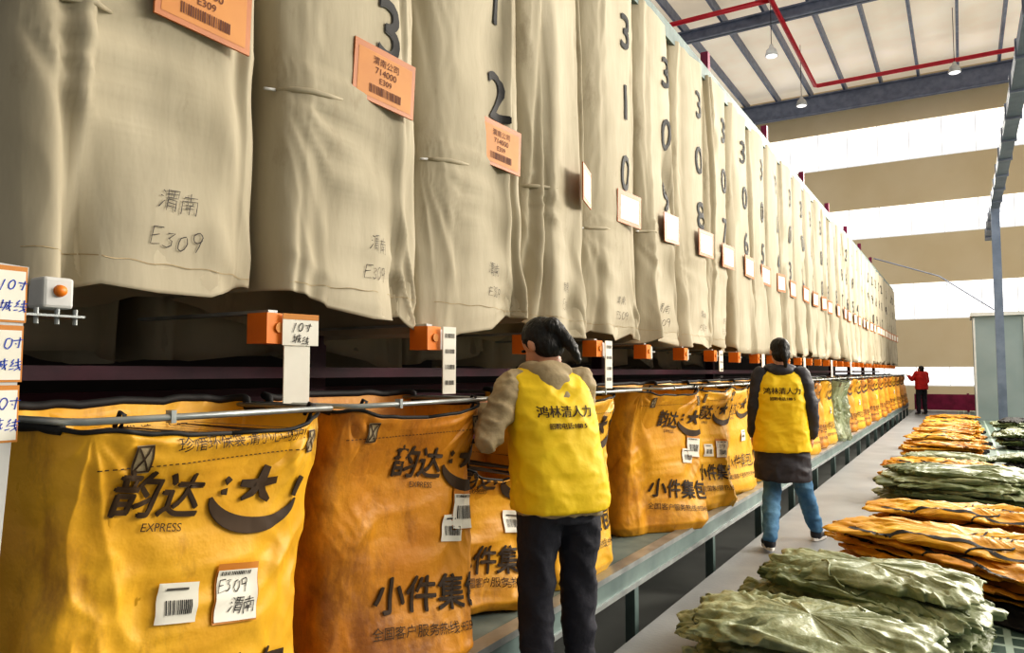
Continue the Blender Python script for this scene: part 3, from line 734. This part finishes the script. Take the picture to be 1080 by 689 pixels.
def person(loc,rotz,label,J,st):
    root=empty('person',loc,rotz); top(root,label,'person')
    vox=st.get('vox',0.008)
    HR=Matrix.Rotation(math.radians(J.get('yaw',0)),3,'Z')@Matrix.Rotation(math.radians(J.get('roll',0)),3,'Y')@Matrix.Rotation(math.radians(J.get('pitch',0)),3,'X')
    hc=Vector(J['head'])
    hp=lambda x,y,z: hc+HR@Vector((x,y,z))
    def part(name,VF,mn,parent=root,label=None):
        mb=MB(); mb.add(VF[0],VF[1],mn); o=mb.obj(name,True,parent=parent)
        if label: o['label']=label
        return o
    lean=J.get('lean',0.0); lnx=J.get('leanx',0.0)
    cy=lambda z: lean*max(0,z-0.9)**1.2; cx=lambda z: lnx*max(0,z-0.9)
    bm=bmesh.new()
    loft(bm,[(cx(z),cy(z),z,a,b) for z,a,b in ((0.84,0.13,0.085),(0.92,0.135,0.09),(1.05,0.12,0.085),(1.2,0.13,0.09),(1.32,0.13,0.085),(1.38,0.10,0.06))])
    cone(bm,(cx(1.36),cy(1.36),1.36),0.052,hp(0,-0.015,-0.085),0.048)
    ell(bm,hp(0,-0.012,0.025),(0.070,0.087,0.082),HR); ell(bm,hp(0,0.018,-0.04),(0.055,0.066,0.068),HR); ell(bm,hp(0,0.05,-0.083),(0.03,0.03,0.022),HR)
    cone(bm,hp(0,0.078,0.012),0.009,hp(0,0.098,-0.028),0.014,10); ell(bm,hp(0,0.081,-0.058),(0.024,0.012,0.010),HR)
    for s in (-1,1):
        ell(bm,hp(s*0.071,-0.008,-0.008),(0.010,0.020,0.030),HR)
        sh,el,ha=Vector(J['sh'+'LR'[s>0]]),Vector(J['el'+'LR'[s>0]]),Vector(J['ha'+'LR'[s>0]])
        cone(bm,(s*0.06+cx(1.36),cy(1.36),1.345),0.040,sh,0.042); cone(bm,sh,0.042,el,0.034); cone(bm,el,0.034,ha,0.024)
        hd=J.get('hd'+'LR'[s>0]) or (ha-el); hand(bm,ha,hd,J.get('hn'+'LR'[s>0],(0,0,-1)),s,J.get('curl',22))
        hi,kn,an=Vector(J['hi'+'LR'[s>0]]),Vector(J['kn'+'LR'[s>0]]),Vector(J['an'+'LR'[s>0]])
        cone(bm,hi,0.070,kn,0.043); cone(bm,kn,0.042,kn.lerp(an,0.35),0.042); cone(bm,kn.lerp(an,0.35),0.042,an,0.032)
        t=Vector(J.get('toe'+'LR'[s>0],(0,1,0))).normalized(); ell(bm,an+t*0.06+Vector((0,0,-0.036)),(0.032,0.095,0.026),Matrix.Rotation(math.atan2(-t.x,t.y),3,'Z'))
    part('body',rem(bm,st.get('bvox',0.007),2),'skin')
    for s in (-1,1):
        bm=bmesh.new(); ell(bm,hp(s*0.030,0.074,0.012),(0.013,0.008,0.007),HR); me=bpy.data.meshes.new('e'); bm.to_mesh(me); bm.free(); me.materials.append(M['eye'])
        o=bpy.data.objects.new('eye',me); COL.objects.link(o); o.parent=root
    bm=bmesh.new(); ell(bm,hp(0,0.089,-0.058),(0.022,0.006,0.006),HR); me=bpy.data.meshes.new('e'); bm.to_mesh(me); bm.free(); me.materials.append(M['lip'])
    o=bpy.data.objects.new('mouth',me); COL.objects.link(o); o.parent=root
    bm=bmesh.new(); ell(bm,hp(0,-0.022,0.033),(0.077,0.088,0.084),HR); ell(bm,hp(0,-0.042,-0.025),(0.073,0.062,0.072),HR)
    for h in st['hair']:
        if len(h)==2: ell(bm,hp(*h[0]),h[1],HR)
        else: cone(bm,hp(*h[0]),h[1],hp(*h[2]),h[3])
    part('hair',rem(bm,vox*0.75,3,0.003,26,3),'hair')
    bm=bmesh.new(); loft(bm,[(0,0,z,a,b) for z,a,b in ((0.80,0.152,0.11),(0.86,0.166,0.122),(0.95,0.158,0.115),(1.0,0.14,0.10))])
    for s in 'LR':
        hi,kn,an=Vector(J['hi'+s]),Vector(J['kn'+s]),Vector(J['an'+s])
        cone(bm,hi,0.097,kn,0.073); cone(bm,kn,0.073,kn.lerp(an,0.4),0.068); cone(bm,kn.lerp(an,0.4),0.068,an+Vector((0,0,0.02)),0.056)
    part('trousers',rem(bm,vox,4,0.011,7,1),st['trousers'])
    bm=bmesh.new(); loft(bm,[(cx(z),cy(z),z,a,b) for z,a,b in st['jacket']])
    jr=st.get('sleeve',(0.074,0.066,0.052))
    for s in 'LR':
        sh,el,ha=Vector(J['sh'+s]),Vector(J['el'+s]),Vector(J['ha'+s]); sg=-1 if s=='L' else 1
        cone(bm,(sg*0.06+cx(1.36),cy(1.36),1.345),0.058,sh,jr[0]); cone(bm,sh,jr[0],el,jr[1]); cone(bm,el,jr[1],el.lerp(ha,0.85),jr[2]); cone(bm,el.lerp(ha,0.85),jr[2]*0.8,el.lerp(ha,0.96),jr[2]*0.8)
    part('jacket',rem(bm,vox,2,st.get('jamp',0.011),st.get('jf',9),5),st['jcol'])
    if 'hood' in st:
        bm=bmesh.new()
        for c,r in st['hood']: ell(bm,(c[0]+cx(1.4),c[1]+cy(1.4),c[2]),r)
        part('hood',rem(bm,vox,5,0.005,8,2),st['jcol'])
    if 'vest' in st:
        bm=bmesh.new(); loft(bm,[(cx(z),cy(z),z,a,b) for z,a,b in st['vest']],n=3.0)
        V,F=rem(bm,vox,3,0.009,7,8)
        mb=MB(); mb.add(V,F,'vest'); bv=mb.bvh()
        for t,sz,z,x in st['vtext']:
            for q in (-.0012,.0012): decal(mb,shift(text(t,sz,0.0),q,0),'print',bv,(x+cx(z),0,z),(1,0,0),(0,0,1),(0,-1,0),off=0.005+q*.3,cut=0.015,reach=0.8)
        mb.obj('vest',True,parent=root)['label']='bright yellow work vest with black printing'
    for s in 'LR':
        an=Vector(J['an'+s]); t=Vector(J.get('toe'+s,(0,1,0))).normalized(); R=Matrix.Rotation(math.atan2(-t.x,t.y),3,'Z')
        g=an.z-0.075
        bm=bmesh.new(); c=Vector((an.x,an.y,g)); ell(bm,c+t*0.12+Vector((0,0,0.035)),(0.046,0.075,0.035),R); ell(bm,c+t*0.03+Vector((0,0,0.04)),(0.042,0.085,0.05),R); cone(bm,c+Vector((0,0,0.04)),0.045,c+Vector((0,0,0.1)),0.045)
        sh=part('shoe',rem(bm,vox,2,zcut=g+0.012),st.get('shoe','shoe'))
        mb=MB(); V=[];F=[];n=28
        for zz in (0.0,0.022):
            for k in range(n):
                a=2*math.pi*k/n; l=Vector((0.05*math.cos(a)*(0.85+0.15*math.sin(a)),0.135*math.sin(a)+0.07,0)); V.append(c+R@l+Vector((0,0,zz)))
        F=[tuple(range(n-1,-1,-1)),tuple(range(n,2*n))]+[(k,(k+1)%n,n+(k+1)%n,n+k) for k in range(n)]
        mb.add(V,F,'sole'); mb.obj('sole',parent=sh)
    return root

def T(fx,fy): return math.atan2(-fx,fy)
# worker 1
J1=dict(head=(-0.015,0.17,1.515),yaw=26,pitch=-30,roll=-3,lean=0.24,leanx=-0.05,
 shL=(-0.185,0.085,1.345),elL=(-0.31,0.02,1.13),haL=(-0.23,0.27,1.235),shR=(0.135,0.085,1.355),elR=(0.19,0.19,1.11),haR=(-0.02,0.40,1.18),
 hiL=(-0.085,0,0.88),knL=(-0.10,0.03,0.48),anL=(-0.11,-0.02,0.085),hiR=(0.085,0,0.88),knR=(0.10,0.05,0.48),anR=(0.12,0.04,0.085),toeL=(-0.2,1,0),toeR=(0.25,1,0),hnL=(0.4,0.2,-1),hnR=(-0.3,0,-1),curl=30)
S1=dict(trousers='jeansdark',jcol='khaki',jamp=0.013,jf=11,hair=[((0.0,-0.100,0.03),(0.045,0.042,0.044)),((0.01,-0.115,0.01),0.030,(0.03,-0.125,-0.09),0.024),((0.03,-0.125,-0.09),0.024,(0.045,-0.11,-0.15),0.014)],
 jacket=((0.83,0.18,0.135),(1.0,0.17,0.125),(1.2,0.16,0.115),(1.32,0.15,0.10),(1.40,0.09,0.065)),sleeve=(0.064,0.056,0.046),
 hood=[((-0.06,0.0,1.405),(0.060,0.078,0.038)),((0.06,0.0,1.405),(0.060,0.078,0.038)),((0,-0.065,1.40),(0.100,0.044,0.045)),((0,-0.096,1.36),(0.074,0.028,0.055)),((0,-0.102,1.315),(0.050,0.024,0.040))],
 vest=((0.845,0.200,0.152),(0.88,0.200,0.152),(1.0,0.192,0.143),(1.12,0.184,0.135),(1.22,0.182,0.130),(1.33,0.182,0.115),(1.385,0.165,0.095),(1.415,0.11,0.07)),
 vtext=[('鸿林清人力',0.050,1.235,0.01),('招聘电话:188 5',0.026,1.18,0.01)])
person((-1.42,2.72,0),T(-0.80,0.60),'person in khaki hoodie and yellow vest bending over a sack',J1,S1)
# worker 2
J2=dict(head=(0,0.05,1.56),yaw=14,pitch=-10,lean=0.07,
 shL=(-0.16,0.01,1.375),elL=(-0.205,-0.03,1.11),haL=(-0.215,0.05,0.88),shR=(0.16,0.01,1.375),elR=(0.225,-0.05,1.11),haR=(0.23,0.02,0.88),
 hiL=(-0.08,0,0.88),knL=(-0.08,0.00,0.48),anL=(-0.13,-0.26,0.10),hiR=(0.08,0,0.88),knR=(0.17,0.17,0.49),anR=(0.28,0.26,0.08),toeL=(-0.1,1,0),toeR=(0.5,1,0),hnL=(1,0,0),hnR=(-1,0,0))
S2=dict(trousers='jeansblue',jcol='coat',vox=0.009,jamp=0.010,jf=6,hair=[((0,-0.095,0.05),(0.040,0.04,0.04)),((0,-0.105,0.04),0.032,(0.0,-0.115,-0.06),0.026),((0.0,-0.115,-0.06),0.026,(0.005,-0.10,-0.14),0.014)],
 jacket=((0.53,0.215,0.175),(0.60,0.218,0.178),(0.8,0.208,0.162),(1.0,0.19,0.145),(1.2,0.17,0.13),(1.33,0.155,0.11),(1.40,0.10,0.08)),sleeve=(0.068,0.060,0.050),
 hood=[((-0.06,0.0,1.425),(0.07,0.08,0.04)),((0.06,0.0,1.425),(0.07,0.08,0.04)),((0,-0.07,1.405),(0.10,0.045,0.05))],
 vest=((0.76,0.222,0.178),(0.80,0.222,0.178),(0.95,0.208,0.162),(1.15,0.196,0.15),(1.3,0.192,0.132),(1.365,0.172,0.11),(1.40,0.12,0.09)),
 vtext=[('鸿林清人力',0.058,1.24,0.0),('招聘电话:188 5',0.030,1.18,0.0)])
person((-1.27,6.30,0),T(-0.30,0.95),'person in dark long coat, yellow vest and blue jeans walking away',J2,S2)
# worker 3
J3=dict(head=(0,0.02,1.47),yaw=20,pitch=0,lean=0.0,
 shL=(-0.16,0.0,1.34),elL=(-0.24,0.10,1.14),haL=(-0.22,0.32,1.25),shR=(0.16,0,1.34),elR=(0.22,0.02,1.08),haR=(0.16,0.18,1.0),
 hiL=(-0.085,0,0.88),knL=(-0.10,0.02,0.48),anL=(-0.11,0,0.08),hiR=(0.085,0,0.88),knR=(0.10,0.02,0.48),anR=(0.12,0,0.08))
S3=dict(trousers='jeansdark',jcol='redjacket',vox=0.014,bvox=0.009,hair=[((0,-0.09,0.04),(0.04,0.04,0.04))],
 jacket=((0.82,0.20,0.14),(1.0,0.19,0.14),(1.2,0.18,0.13),(1.32,0.17,0.11),(1.40,0.10,0.07)))
person((-1.15,27.4,0),T(-0.6,0.8),'person in red jacket and dark trousers reaching toward sacks',J3,S3)
